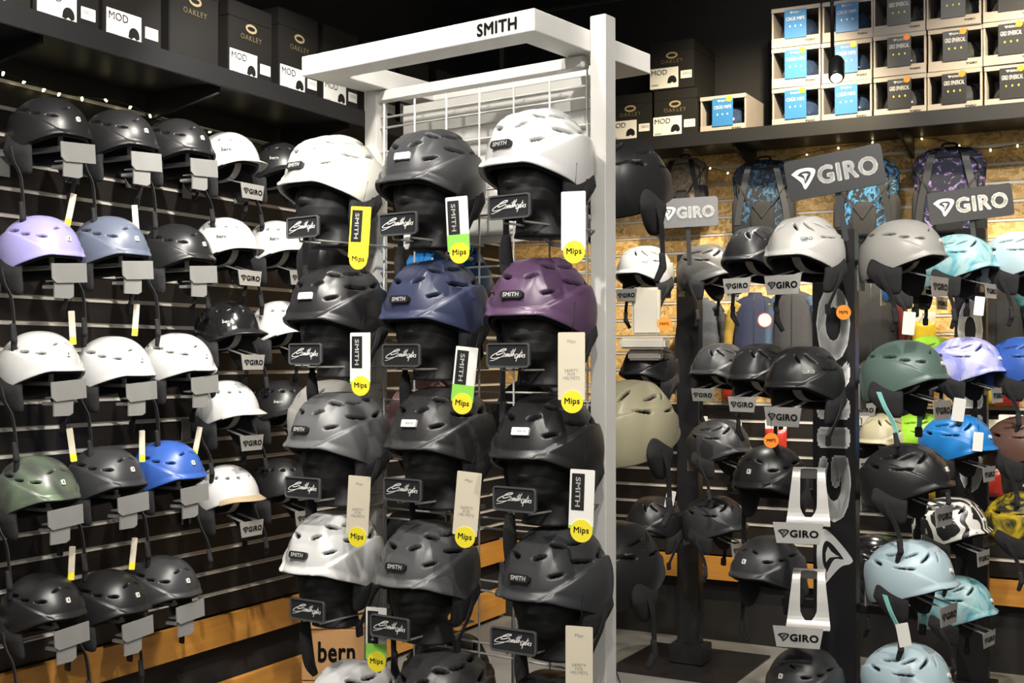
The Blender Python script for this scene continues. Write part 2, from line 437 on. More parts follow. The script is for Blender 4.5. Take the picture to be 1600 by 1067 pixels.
H=dict(
 cream=hm('cream_white',(.52,.51,.47),.38), white=hm('gloss_white',(.58,.58,.575),.24,.35), char=hm('charcoal',(.036,.037,.040),.38),
 black=hm('matte_black',(.015,.015,.016),.36), navy=hm('navy',(.034,.042,.088),.36), purple=hm('plum_purple',(.085,.045,.095),.36),
 slate=hm('slate_grey',(.10,.102,.105),.4), facet=hm('facet_charcoal',(.05,.049,.05),.36,pattern='facet',scale=16,col2=(.015,.015,.016)),
 gfacet=hm('facet_grey',(.13,.132,.135),.36,pattern='facet',scale=14,col2=(.04,.04,.042)),
 gloss=hm('gloss_black',(.011,.011,.012),.15,.6), lav=hm('lavender',(.36,.33,.66),.36), bslate=hm('blue_slate',(.11,.13,.18),.38),
 dgreen=hm('grey_green_fade',(.15,.20,.13),.3,pattern='tie',scale=3,col2=(.07,.08,.07)), blue=hm('royal_blue',(.035,.10,.38),.36),
 silver=hm('matte_silver_white',(.48,.47,.45),.32), lgrey=hm('warm_light_grey',(.36,.35,.33),.36), green=hm('sage_green',(.09,.14,.12),.38),
 pale=hm('pale_ice_blue',(.42,.54,.60),.34), teal=hm('teal_marble',(.10,.34,.40),.36,pattern='tie',scale=9,col2=(.33,.5,.52)),
 tie=hm('lilac_tie_dye',(.25,.27,.66),.36,pattern='tie',scale=8,col2=(.5,.5,.75)), bblue=hm('bright_blue',(.015,.18,.5),.32),
 brown=hm('matte_brown',(.11,.055,.04),.4), zebra=hm('zebra_print',(.60,.59,.55),.32,pattern='zebra',scale=7,col2=(.015,.015,.015)),
 yel=hm('yellow_black_print',(.55,.4,.02),.32,pattern='tie',scale=9,col2=(.03,.03,.02)), tan=hm('olive_tan',(.36,.33,.22),.4),
 pink=hm('dusty_pink',(.5,.27,.26),.45), lime=hm('lime_green',(.3,.6,.04),.4), orange=hm('bright_orange',(.75,.2,.03),.4))

# ---------------- tall white display stand ----------------
W=.79;D=.55;YM=.27;HB=2.28;HT=2.335
st=root('display_stand',FS,'tall white metal double-sided helmet display stand with wire grid','display stand')
hb=MB(); out=[(-W,0),(0,0),(0,D),(-W,D)]; bw=.085
inn=[(-W+bw,bw),(-bw,bw),(-bw,D-bw),(-W+bw,D-bw)]
vs=[(x,y,z) for z in(HB,HT) for (x,y) in out+inn]; fs=[]
for i in range(4):
    j=(i+1)%4
    fs+=[(i,j,4+j,4+i),(8+i,12+i,12+j,8+j),(i,8+i,8+j,j),(4+i,4+j,12+j,12+i)]
hb.add(vs,fs); hme=hb.mesh('header_frame',[WHITE_PAINT])
ho=ob('header_frame',hme,st); bv=ho.modifiers.new('b','BEVEL'); bv.width=.003; bv.segments=2
letter(st,textmesh("SMITH",.122,.032,.035,space=1.0),-.112,-.001,2.307,LETB)
for x in(.022,-W+.03):
    hz=2.37 if x>0 else HB
    ob('post',MB().box((x,YM,hz/2),(.046,.05,hz),bev=.002).mesh('post',[WHITE_PAINT]),st)
ob('base_plate',MB().box((-W/2,D/2,.03),(W+.1,D,.06),bev=.005).mesh('base_plate',[WHITE_PAINT]),st)
pb=MB()
z=1.84
while z<2.2:
    pb.box((-.36,YM+.05,z+.024),(.66,.012,.046)); z+=.052
pb.box((-.36,YM+.057,2.03),(.68,.012,.42))
ob('back_panel',pb.mesh('back_panel',[mat('white_panel',(.78,.77,.73),.35)]),st)
g=MB(); x0,x1=-W+.05,0
zs=[2.20,2.17,2.10,2.03,1.96,1.89]
z=1.75
while z>.15: zs+=[z,z-.028]; z-=.17
for z in zs: g.tube([(x0,YM-.005,z),(x1,YM-.005,z)],.0032,6)
for k in range(7):
    x=x0+.02+(x1-x0-.04)*k/6; g.tube([(x,YM-.009,.1),(x,YM-.009,2.24)],.003,6)
ob('wire_grid',g.mesh('wire_grid',[WHITE_PAINT]),st)
for zz,hh in((2.262,.03),(.3,.04)):
    ob('cross_rail',MB().box((-W/2,YM,zz),(W-.06,.035,hh),bev=.002).mesh('cross_rail',[WHITE_PAINT]),st)

# mannequin head
def head_mesh():
    P=[(.10,.02,-.03,.04),(.085,.055,-.075,.07),(.05,.080,-.100,.095),(.0,.088,-.106,.104),(-.02,.087,-.103,.104),(-.05,.084,-.106,.098),(-.075,.078,-.107,.085),(-.095,.068,-.104,.07),(-.115,.050,-.094,.06),(-.126,.046,-.07,.06),(-.134,.056,-.050,.062),(-.165,.062,-.048,.066),(-.172,.066,-.05,.07),(-.178,.066,-.05,.07)]
    zs=sorted(set([p[0] for p in P]+[.02-.006*k for k in range(24)]),reverse=True)
    n=64; vs=[];fs=[]
    for z in zs:
        for a,b in zip(P,P[1:]):
            if a[0]>=z>=b[0]:
                t=(a[0]-z)/(a[0]-b[0]); hw,yf,yb=[a[i]+(b[i]-a[i])*t for i in(1,2,3)]; break
        for j in range(n):
            q=-math.pi+2*math.pi*j/n
            x=hw*math.copysign(abs(math.sin(q))**.8,math.sin(q)); y=(yf+yb)/2-(yb-yf)/2*math.copysign(abs(math.cos(q))**.8,math.cos(q))
            nose=0
            if -.064<z<.0: nose=.018*max(0,min(1,(-z)/.055))*math.exp(-(q/.15)**2)
            eye=-.009*math.exp(-((abs(q)-.42)/.22)**2)*math.exp(-((z+.014)/.018)**2)
            lip=.002*math.exp(-(q/.25)**2)*(math.exp(-((z+.08)/.004)**2)+math.exp(-((z+.09)/.004)**2))
            chin=.005*math.exp(-(q/.3)**2)*math.exp(-((z+.108)/.01)**2)
            cheek=-.007*math.exp(-((abs(q)-.75)/.2)**2)*math.exp(-((z+.075)/.02)**2)
            y-=nose+eye+lip+chin+cheek
            vs.append((x,y,z))
    for i in range(len(zs)-1):
        for j in range(n):
            k=(j+1)%n; fs.append((i*n+j,(i+1)*n+j,(i+1)*n+k,i*n+k))
    fs.append(list(range(n))[::-1]); fs.append([len(vs)-n+i for i in range(n)])
    return MB().add(vs,fs,0,None,True).mesh('head_form',[HEADM])
def script_logo():
    # pointed oval swoosh of the S, then the slanted signature letters
    S=[[(-1.15,-.38),(-.75,-.30),(-.15,-.06),(.02,.10),(-.10,.16),(-.45,.06),(-.70,.04),(-.62,.22),(-.25,.40),(.05,.40),(-.1,.30),(-.55,.22),(-1.0,.02),(-1.15,-.16),(-.8,-.20),(-.3,-.12),(.2,-.06)],
       [(.06,-.12),(.12,.10),(.14,-.10),(.22,.12),(.24,-.10),(.32,.12),(.35,-.08),(.42,.10),(.43,-.08),(.52,.0),(.66,.40),(.60,.16),(.58,-.06),(.68,.04),(.84,.44),(.77,.2),(.73,-.08),(.82,.12),(.87,-.02),(.94,.02)],
       [(.52,.26),(.86,.30)],[(.46,.20),(.48,.23)],
       [(1.06,.12),(.96,.02),(.98,-.16),(1.08,-.18),(1.14,-.03),(1.08,.12)],[(1.22,.06),(1.14,-.40)],[(1.19,-.02),(1.28,.08),(1.29,-.10),(1.20,-.14)],
       [(1.43,.32),(1.36,-.12),(1.42,-.12)],[(1.34,.14),(1.52,.16)],[(1.50,.04),(1.48,-.12)],[(1.66,.02),(1.58,.04),(1.56,-.1),(1.66,-.12)],[(1.80,.06),(1.72,.02),(1.78,-.1),(1.69,-.16)]]
    b=MB()
    for s in S:
        P=[Vector((x*.034-.010+.012*y,0,y*.036)) for x,y in s]
        P=cr(P,4) if len(P)>2 else P
        n=len(P); w=[.0010+.0014*math.sin(math.pi*min(1,(k+.5)/n)) for k in range(n)]
        vs=[];fs=[]
        for k,p in enumerate(P):
            t=(P[min(k+1,n-1)]-P[max(k-1,0)]); t=t.normalized() if t.length else Vector((1,0,0))
            nn=Vector((-t.z,0,t.x)); vs+=[p+nn*w[k]/2,p-nn*w[k]/2]
        for k in range(n-1): fs.append((2*k,2*k+1,2*k+3,2*k+2))
        b.add(vs,fs)
    return b.mesh('script_logo',fix=False)
def plaque(m,stem,group):
    r=root('brand_plaque',m,'charcoal rounded brand plaque with white script logo on wire stem','sign',group)
    def mk():
        b=MB(); b.prism(rr(.125,.056,.008),-.003,.004,0); b.ring(rr(.127,.058,.009),rr(.119,.050,.006),-.006,-.002,1)
        return b.mesh('plate',[PLAQ,PLAQR])
    ob('plate',cached('plq',mk),r)
    ob('script_logo',cached('slogo',script_logo),r,T(0,-.0045,0),LETW)
    ob('wire_stem',cached(('stem',stem),lambda:MB().tube([(-.03,.010,-.012),(-.03,.014,-.035),(-.02,stem,-.035),(.04,stem,-.035),(.03,.014,-.035),(.03,.010,-.012)],.003,6).mesh('wire_stem',[STEEL])),r)
SG='helmets on the tall white stand'
YH=.09
rows=[[(520,212,'cream','plate','cream white vented'),(675,203,'char','sticker','charcoal vented'),(842,171,'white','plate','glossy white vented')],
      [(528,413,'black','sticker','matte black vented'),(680,405,'navy','plate','matte navy blue vented'),(846,401,'purple','plate','plum purple vented')],
      [(530,611,'slate','plate','slate grey vented'),(690,603,'facet','sticker','black geometric-patterned vented'),(855,615,'black','sticker','matte black vented')],
      [(522,798,'white','plate','white vented'),(668,812,'gfacet','plate','grey geometric-patterned vented'),(868,822,'char','plate','charcoal vented')],
      [(550,1033,'white','plate','white vented'),(690,1015,'facet','sticker','dark patterned vented'),(860,1050,'black','plate','matte black vented')]]
pl=[[(474,355),(623,350),(797,323)],[(478,553),(628,555),(795,555)],[(474,762),(630,765),(805,780)],[(481,953),(610,980),(803,1001)],None]
for ri,row in enumerate(rows):
    for ci,(px,py,cn,bd,lb) in enumerate(row):
        x,z=survey(FS,px,py,YH); z-=.142; yaw=random.uniform(-5,5)+(6 if ri==3 and ci==1 else 0)
        m=FS@T(x,YH,z)@R(yaw,'Z')@R(random.uniform(3,8),'X')
        helmet(m,'S',H[cn],lb+' snow helmet on a black mannequin head',SG,bd,0 if random.random()<.6 else 2)
        h=root('mannequin_head',FS@T(x,YH,z+.004)@R(yaw,'Z'),'black plastic mannequin head holding a helmet','mannequin','mannequin heads on the tall white stand')
        ob('head_form',cached('head',head_mesh),h)
        ob('support_arm',cached('harm',lambda:MB().tube([(0,.02,-.174),(0,.05,-.19),(0,YM-YH-.01,-.19)],.006,8).mesh('support_arm',[STEEL])),h)
        if pl[ri]:
            q=pl[ri][ci]; yp=-.045; xx,zz=survey(FS,q[0],q[1],yp)
            plaque(FS@T(xx,yp,zz)@R(random.uniform(-3,5),'Z'),YM-yp-.01,'brand plaques under the mannequin heads')
RG='helmets on the rear side of the tall white stand'
rear=[(975,218,'black','side:GIRO:100:l','matte black'),(985,592,'tan',None,'olive tan'),(962,812,'black',None,'matte black'),
 (700,372,'bblue',None,'bright blue'),(535,350,'black',None,'black'),(520,592,'cream',None,'cream'),(672,592,'pink',None,'dusty pink'),(840,590,'black',None,'black'),
 (660,785,'black',None,'black'),(700,985,'facet',None,'dark patterned')]
for px,py,cn,bd,lb in rear:
    x,z=survey(FS,px,py,.46); z-=.138
    helmet(FS@T(x,.46,z)@R(180,'Z'),'G',H[cn],lb+' snow helmet on a wire arm of the white stand',RG,bd,1)
    a=root('wire_arm',FS@T(x,.46,z),'bent steel wire arm hooked on a white grid','bracket','wire arms on the rear of the stand',
      cached('warm',lambda:MB().tube(cr([(0,-.185,-.06),(0,-.05,-.06),(0,0,-.02),(0,0,.1)]),.005,8).tube([(-.05,0,.1),(.05,0,.1)],.005,8).mesh('wire_arm',[STEEL])))

# hang tags
def hang_tag(m,w,h,kind,disc=True,group='paper hang tags on the stand helmets'):
    desc={'black':'white card hang tag with black band and yellow disc','yellow':'yellow and black card hang tag with yellow disc','cream':'cream card hang tag with small print and yellow disc',
      'green':'white and green card hang tag with yellow disc','white':'plain white card hang tag','thin':'narrow pale card hang tag with yellow foot','orange':'round orange hang tag','red':'round white hang tag with red rim'}[kind]
    r=root('hang_tag',m,desc,'tag',group)
    base={'cream':CREAM,'yellow':YEL,'thin':CREAM,'orange':ORG}.get(kind,CARD)
    if kind in('orange','red'):
        ob('card',cached(('rt',w),lambda:MB().prism(circ(w/2),-.0008,.0008).mesh('card')),r,None,base)
        if kind=='orange': letter(r,textmesh("MIPS",w*.6,None,.02),0,-.0012,0,LETB)
        else: ob('printed_rim',cached(('rim',w),lambda:MB().ring(circ(w/2),circ(w*.44),-.0014,-.0006).mesh('printed_rim')),r,None,mat('red_print',(.5,.05,.03),.5))
    else:
        ob('card',cached(('cd',w,h),lambda:MB().prism(rr(w,h,.003),-.0008,.0008).mesh('card')),r,None,base)
    ob('string',cached(('sg',h),lambda:MB().tube([(0,.001,h/2-.006),(.003,.01,h/2+.03),(0,.03,h/2+.07)],.0008,5).mesh('string',[LETB])),r)
    if kind in('black','yellow','green'):
        ob('printed_band',cached(('bd',w,h),lambda:MB().prism(rr(w*.52,h*.62,.001),-.0012,.0).mesh('printed_band',[LETB])),r,T(-w*.16,0,h*.12))
        letter(r,textmesh("SMITH",h*.5,w*.2,.02),-w*.16,-.0016,h*.12,LETW,R(90,'Y'))
        if kind=='green': ob('printed_foot',cached(('pf',w,h),lambda:MB().prism(rr(w,h*.3,.002),-.0011,.0).mesh('printed_foot',[GRN])),r,T(0,0,-h*.34))
        if kind=='black': ob('printed_foot',cached(('pf2',w,h),lambda:MB().prism(rr(w,h*.05,.001),-.0011,.0).mesh('printed_foot',[GRN])),r,T(0,0,-h*.47))
    if kind=='cream':
        letter(r,textmesh("SAFETY\nFOR\nHELMETS",w*.62,None,0),0,-.0012,-h*.12,GREYPL)
        letter(r,textmesh("Mips",w*.3,None,.0),0,-.0012,h*.36,GREYPL)
    if kind=='thin':
        ob('printed_foot',cached(('pf3',w,h),lambda:MB().prism(rr(w,h*.22,.002),-.0012,.0).mesh('printed_foot',[YEL])),r,T(0,0,-h*.38))
    if disc:
        ob('yellow_disc',cached('disc',lambda:MB().prism(circ(.026),-.001,.001).mesh('yellow_disc',[YEL])),r,T(.002,-.0015,-h/2-.004))
        letter(r,textmesh("Mips",.036,None,.02),.002,-.003,-h/2-.004,LETB)
    return r
tags=[(562,363,'yellow',4),(715,350,'green',-3),(896,345,'white',0),(563,560,'black',0),(726,585,'green',6),(893,572,'cream',0),(560,790,'cream',3),(730,787,'cream',5),(909,780,'black',2),(588,990,'green',0),(905,1032,'cream',0)]
for px,py,k,tilt in tags:
    y=-.03; x,z=survey(FS,px,py,y); big=k=='cream'
    hang_tag(FS@T(x,y,z)@R(18,'Z')@R(tilt,'Y'),.064 if big else .058,.155 if big else .135,k)
x,z=survey(FS,668,930,.2); hang_tag(FS@T(x,.2,z),.05,.08,'white')

# ---------------- left slat wall ----------------
LG='helmets on the dark slat wall'
def peg_bracket(m,depth,group):
    r=root('helmet_bracket',m,'grey sheet metal helmet bracket with flat front plate','bracket',group)
    ob('arm',cached(('ba',depth),lambda:MB().box((0,depth/2-.03,-.035),(.03,depth+.05,.012)).box((0,depth-.008,-.06),(.06,.008,.09),bev=.001).tube([(0,-.05,-.035),(0,-.05,.03),(0,.0,.09)],.008,8).mesh('arm',[GREYPL])),r)
    ob('front_plate',cached('bfp',lambda:MB().prism([(-.068,.028),(.07,.028),(.07,-.034),(-.052,-.034),(-.068,-.02)],-.132,-.128).box((0,-.09,-.026),(.05,.08,.004)).mesh('front_plate',[GREYPL])),r,T(.0,0,-.052)@R(-4,'Y'))
    ob('lower_clip',cached('blc',lambda:MB().prism([(-.04,.03),(.035,.03),(.035,-.02),(.02,-.028),(-.04,-.028)],-.126,-.120).box((0,-.08,.01),(.03,.08,.01)).mesh('lower_clip',[GREYPL])),r,T(-.012,0,-.108))
    return r
lw=[[(78,153,'black'),(186,172,'black'),(277,186,'black')],[(64,337,'lav'),(172,338,'bslate'),(276,350,'black')],[(63,517,'white'),(178,525,'white'),(278,520,'white')],
    [(58,712,'dgreen'),(165,697,'char'),(262,688,'blue')],[(68,895,'black'),(172,890,'black'),(255,868,'char')]]
nm={'black':'matte black','lav':'lavender purple','bslate':'slate blue','white':'glossy white','dgreen':'grey green','char':'charcoal','blue':'royal blue','gloss':'glossy black','cream':'off-white'}
for row in lw:
    for px,py,cn in row:
        y=-.24; x,z=survey(FL,px,py,y); z-=.134
        yaw=random.uniform(-6,4)
        helmet(FL@T(x,y,z)@R(yaw,'Z')@R(random.uniform(0,5),'X'),'O',H[cn],nm[cn]+' snow helmet on a grey bracket of the slat wall',LG,'mini',2)
        peg_bracket(FL@T(x,y,z),.235,'grey brackets on the dark slat wall')
def logo_bracket(m,depth,group,shift=.0,text=True,mt=STEEL,big=1.0):
    r=root('helmet_bracket',m,'brushed steel helmet bracket with a printed name plate','bracket',group)
    ob('arm',cached(('lba',depth),lambda:MB().ribbon(cr([(0,depth,-.05),(0,.02,-.05),(0,-.04,-.02),(0,-.05,.04),(0,.01,.085)]),.035,.003,(1,0,0)).box((0,depth-.004,-.06),(.05,.006,.09),bev=.001).mesh('arm',[GREYPL])),r)
    def np():
        b=MB(); w,h=.135*big,.058*big
        b.prism([(-w/2,h/2),(w/2,h/2),(w*.42,-h/2),(-w*.42,-h/2)],-.125,-.122)
        for s in(-1,1): b.ribbon(cr([(s*.04*big,-.122,h/2-.004),(s*.035*big,-.09,h/2+.004),(s*.03,-.03,h/2+.02)]),.016,.003,(1,0,0))
        return b.mesh('name_plate')
    ob('name_plate',cached(('lnp',big),np),r,T(shift,0,-.100),mt)
    if text: letter(r,giro_logo(.11*big),shift,-.1265,-.101,LETB)
    return r
bern=[(356,207,'white','d'),(435,222,'black','l'),(352,340,'white','d'),(432,345,'white','d'),(357,470,'gloss','l'),(438,470,'white','x'),(355,594,'white','x'),(440,594,'black','l'),(355,726,'white',None),(440,715,'black','x')]
TANV=mat('tan_visor',(.36,.28,.17),.6)
for px,py,cn,dk in bern:
    y=-.22; x,z=survey(FL,px,py,y); z-=.138
    bd='side:bern:-55:'+dk if dk and dk!='x' else None
    helmet(FL@T(x,y,z)@R(random.uniform(-8,2),'Z'),'B',H[cn],nm[cn]+' round snow helmet with short visor on the slat wall',LG,bd,1,visor=(TANV if not dk else (BLK if cn!='white' else H['cream'])))
    logo_bracket(FL@T(x,y,z),.215,'steel name plate brackets on the dark slat wall',text=True)
for px,py in[(110,328),(212,345),(113,512),(212,500),(112,695),(222,697),(308,690),(112,880),(208,865)]:
    x,z=survey(FL,px,py,-.30)
    hang_tag(FL@T(x,-.30,z)@R(random.uniform(-45,-20),'Z')@R(random.uniform(-8,12),'Y'),.02,.11,'thin',False,'narrow hang tags on the slat wall helmets')

# shelf with boxes
def shelf(fr,x0,x1,z,dp,lab):
    r=root('wall_shelf',fr,lab,'shelf')
    ob('shelf_board',MB().box(((x0+x1)/2,-dp/2,z-.02),(x1-x0,dp,.04),bev=.003).mesh('shelf_board',[BLK]),r)
    ob('shelf_lip',MB().box(((x0+x1)/2,-dp-.006,z-.025),(x1-x0,.012,.07),bev=.002).mesh('shelf_lip',[BLK]),r)
    x=x0+.3
    while x<x1:
        ob('shelf_bracket',cached(('sb',dp,z),lambda:MB().prism([(0,0),(.0,-.10),(.02,-.10),(dp*.9,-.03),(dp*.9,0)],-.008,.008,0,T(0,-.0,z-.04)@R(-90,'Z')).mesh('shelf_bracket',[BLK])),r,T(x,0,0)); x+=.8
    return r
shelf(FL,-1.2,3.45,2.55,.40,'black wall shelf carrying black helmet boxes')
shelf(FB,.42,4.4,ZS,.40,'black wall shelf carrying stacked helmet boxes')
BOXB=mat('black_carton',(.010,.009,.008),.5)
def oak_box(m,w,h,d,label_on=True,group='black helmet cartons on the shelf'):
    r=root('helmet_carton',m,'black cardboard helmet carton with gold logo and white sticker' if label_on else 'plain black cardboard helmet carton with gold logo','box',group)
    ob('carton_body',cached(('ob',w,h,d),lambda:MB().box((0,d/2,h/2),(w,d,h),bev=.003).box((0,d/2,h*.8),(w+.004,d+.004,.003)).mesh('carton_body',[BOXB])),r)
    def em():
        b=MB(); b.ring(circ(.032,24,k=.55),circ(.022,24,k=.38),-.001,.0); return b.mesh('emblem')
    ob('emblem',cached('oem',em),r,T(0,-.002,h*.70),LETG)
    letter(r,textmesh("OAKLEY",.12,None,.01,space=1.2),0,-.003,h*.58,LETG)
    if label_on:
        ob('sticker',cached('osk',lambda:MB().prism(rr(.155,.105,.002),-.001,0).mesh('sticker',[CARD])),r,T(-.042,-.001,.062))
        ob('price_sticker',cached('osk2',lambda:MB().prism(rr(.060,.04,.002),-.001,0).mesh('price_sticker',[CARD])),r,T(.078 if w<.24 else .083,-.0015,.070))
        letter(r,textmesh("MOD",.085,.026,-.0),-.068,-.0035,.092,LETB)
        letter(r,textmesh("|| ||| || |||",.04,.015,-.0),.083,-.0035,.074,LETB)
        letter(r,textmesh("|||||||||",.035,.010,-.0),-.092,-.0035,.028,LETB)
        def ic():
            b=MB(); top=[(.024*math.cos(rad(a)),.026*math.sin(rad(a))) for a in range(0,181,15)]
            b.prism(top+[(-.026,-.010),(-.012,-.014),(.0,-.006),(.012,-.014),(.024,-.008)],-.0005,0); return b.mesh('helmet_icon',[LETB])
        ob('helmet_icon',cached('hic',ic),r,T(.002,-.0025,.045))
    return r
xs=[-.42,-.12,.147,.435,.74,1.04,1.31,1.6,1.88,2.18,2.48,2.76,3.04]
for i in range(len(xs)-1):
    oak_box(FL@T((xs[i]+xs[i+1])/2,-.36+random.uniform(0,.015),2.55),.25 if i>2 else .262,.34 if i!=4 else .30,.33,i not in(3,))
def bx(px,py,y): return survey(FB,px,py,y)[0]
for px,k in[(850,0),(985,0),(1055,0),(775,1),(850,1),(1050,1)]:
    x=bx(px,200,-.36)
    if x<.56: continue
    oak_box(FB@T(x,-.36,ZS+k*.252),.235,.25,.33,True)
# window crates
TRAY=mat('pale_grey_carton',(.36,.32,.29),.6)
BLUEC=mat('blue_label_card',(.03,.17,.42),.45,var=.03)
BLKC=mat('black_label_card',(.010,.010,.011),.4)
BAG=mat('plastic_wrapped_dark_helmet',(.05,.053,.057),.15,coat=.8,var=.6,scale=30,bump=1)
BAGB=mat('plastic_wrapped_blue_helmet',(.03,.05,.10),.15,coat=.8,var=.6,scale=30,bump=1)
CH=.198
def crate(m,blue,group='open-front helmet cartons on the shelf'):
    w,h,d=.238,CH-.001,.3
    r=root('open_carton',m,('pale open carton with wrapped helmet and blue label card' if blue else 'pale open carton with wrapped helmet and black label card'),'box',group)
    def mk():
        b=MB(); b.box((0,d/2,.004),(w,d,.008)); b.box((0,d/2,h-.004),(w,d,.008)); b.box((0,d-.004,h/2),(w,.006,h-.016))
        for s in(-1,1): b.box((s*(w/2-.004),d/2,h/2),(.008,d,h-.016))
        b.box((0,-.002,.026),(w,.006,.046)); b.box((0,-.002,h-.010),(w+.002,.006,.020))
        return b.mesh('carton_body',[TRAY])
    ob('carton_body',cached('crb',mk),r)
    def dm():
        b=MB(); n=24;vs=[];fs=[]
        for i in range(9):
            p=math.pi/2*i/8
            for j in range(n):
                q=2*math.pi*j/n; k=1+.03*math.sin(5*q+i); vs.append((.104*math.sin(p)*math.cos(q)*k,.125+.115*math.sin(p)*math.sin(q)*k,.050+.122*math.cos(p)*k))
        for i in range(8):
            for j in range(n): kk=(j+1)%n; fs.append((i*n+j,(i+1)*n+j,(i+1)*n+kk,i*n+kk))
        fs.append([8*n+j for j in range(n)]); b.add(vs,fs,0,None,True); b.box((0,.13,.03),(.18,.2,.042)); return b.mesh('wrapped_helmet')
    ob('wrapped_helmet',cached('crd',dm),r,None,BAGB if blue else BAG)
    ob('label_card',cached('crl',lambda:MB().prism(rr(.108,.14,.002),-.010,-.008).mesh('label_card')),r,T(-.0,0,.112),BLUEC if blue else BLKC)
    letter(r,textmesh("CRÜE MIPS" if blue else "GRID SPHERICAL",.09,.02,.0),-.0,-.0115,.138,LETW)
    letter(r,giro_logo(.055),-.0,-.0115,.167,LETW)
    letter(r,textmesh("•  •  •",.06,.01),0,-.0115,.1,YEL if not blue else LETW)
    letter(r,giro_logo(.05),.07,-.0060,.026,LETB)
    if not blue or random.random()<.5: ob('price_dot',cached('pd',lambda:MB().prism(circ(.015,16),-.013,-.011).mesh('price_dot')),r,T(.035,0,.175),ORG if not blue else YEL)
x0=bx(1245,190,-.34); sp=.245
crate(FB@T(bx(1130,200,-.34),-.34,ZS),True)
for lv in range(4):
    for k in range(6):
        if lv==3 and k<2: continue
        crate(FB@T(x0+k*sp+random.uniform(-.003,.003),-.34+random.uniform(-.010,.004),ZS+lv*CH)@R(random.uniform(-2,2),'Z'),k<2 or (lv==2 and k<2))

# string lights
def string_lights(fr,pts,n,lab):
    r=root('string_lights',fr,lab,'string lights')
    P=cr(pts,8); ob('cable',MB().tube(P,.0022,5).mesh('cable',[mat('green_cable',(.02,.07,.03),.5)]),r)
    bm_=cached('bulb',lambda:MB().lathe([(.0005,-.016),(.004,-.012),(.0045,-.004),(.003,0)],8).mesh('bulb',[mat('warm_bulb',(1,.85,.45),.3,emit=7)]))
    for k in range(n):
        p=P[int((k+.5)/n*(len(P)-1))]; ob('bulb',bm_,r,T(*p)@R(random.uniform(-80,80),'X'))
p=[]
for px,py in[(-40,90),(20,118),(70,138),(120,150),(190,160),(250,185),(330,205),(420,225),(500,240)]:
    x,z=survey(FL,px,py,-.04); p.append((x,-.04,z))
string_lights(FL,p,14,'green wire string lights with small warm bulbs on the dark wall')
p=[]
for px,py in[(1060,255),(1110,262),(1160,270),(1260,240),(1340,225),(1440,215),(1530,232),(1590,226),(1640,222)]:
    x,z=survey(FB,px,py,-.04); p.append((x,-.04,z))
string_lights(FB,p,12,'green wire string lights with small warm bulbs on the board wall')

# cardboard boxes
KR=mat('kraft_cardboard',(.55,.30,.12),.75,scale=20)
BH=.207
for k in range(3):
    p=at_depth(526,1000,4.9)
    r=root('cardboard_box',frame((p.x,p.y,BH*k),(.05,-1))@R(random.uniform(-3,3),'Z'),'brown cardboard box with black lowercase printing stacked by the wall','box','stacked cardboard boxes')
    ob('carton_body',cached('kb',lambda:MB().box((0,.13,BH/2),(.28,.26,BH-.003),bev=.003).box((0,.13,BH-.001),(.27,.05,.001)).mesh('carton_body',[KR])),r)
    letter(r,textmesh("bern",.15,.085,.03),.0,-.001,BH*.56,LETB)

# ---------------- floor standing posts with helmets ----------------
def post_stand(px,depth,toppy,lab,w=.13,logo=True,bp=.5):
    base=at_depth(px,560,depth); fr=Matrix.Translation((base.x,base.y,0))@Matrix.Rotation(math.atan2(-.477,.879),4,'Z')
    zt=at_depth(px,toppy,depth).z
    r=root('helmet_stand',fr,lab,'display stand')
    ob('post',MB().box((0,0,zt/2),(w,.07,zt),bev=.004).mesh('post',[SIGNB]),r)
    ob('base_plate',MB().box((0,0,.006),(bp,bp,.012),bev=.002).mesh('base_plate',[BLK]),r)
    ob('post_foot',MB().box((0,0,.06),(w+.06,.14,.09),bev=.003).mesh('post_foot',[BLK]),r)
    for sx in(-1,1):
        ob('slot_track',cached(('tr',round(zt,2)),lambda:MB().box((0,-.037,zt/2),(.006,.003,zt-.2)).mesh('slot_track',[BLK])),r,T(sx*w*.47,0,0))
    if logo:
        t=textmesh("GIRO",.84,w*.80,.07); letter(r,t,.0,-.0375,1.34,LETGREY,R(-90,'Y'),name='printed_logo')
        def em():
            b=MB(); o,i_,bl=emblem_tris(); k=w*.40; f=lambda L:[(x*k*1.3,y*k) for x,y in L]
            b.ring(f(o),f(i_),-.001,0); b.prism(f(bl),-.001,0); return b.mesh('emblem')
        ob('emblem',em(),r,T(0,-.0365,.79)@R(-90,'Y'),LETGREY)
    for z in (zt-.12,zt-.55,zt-.95,zt-1.35):
        if z>.2: ob('cross_arm',cached('ca',lambda:MB().box((0,.05,0),(.42,.03,.03),bev=.003).mesh('cross_arm',[SIGNB])),r,T(0,0,z))
    return r,fr,zt
post_stand(1306,4.35,360,'black post stand with white vertical logo and steel arms',w=.15)
post_stand(1518,5.3,358,'slim black post stand with white vertical logo and helmets',bp=.4)
post_stand(1078,6.0,398,'slim black post stand on a flat base plate',w=.11,logo=False,bp=.62)
def sign(px,py,depth,w,h,label,board,yaw=-20,tilt=-4,pole=.3):
    p=at_depth(px,py,depth)
    r=root('brand_sign',T(*p)@R(yaw,'Z')@R(tilt,'Y'),label,'sign','brand signs above the helmet stands')
    ob('sign_board',MB().prism(rr(w,h,.012),-.006,.006).mesh('sign_board'),r,None,board)
    letter(r,giro_logo(w*.88,1.2),0,-.0075,0,LETW)
    ob('sign_stem',MB().box((0,.012,-h/2-pole/2+.03),(.02,.006,pole),bev=.001).mesh('sign_stem',[SIGNB]),r)
sign(1304,270,4.2,.33,.14,'black rounded sign board with white logo on a stem',SIGNB,-18,-9,.2)
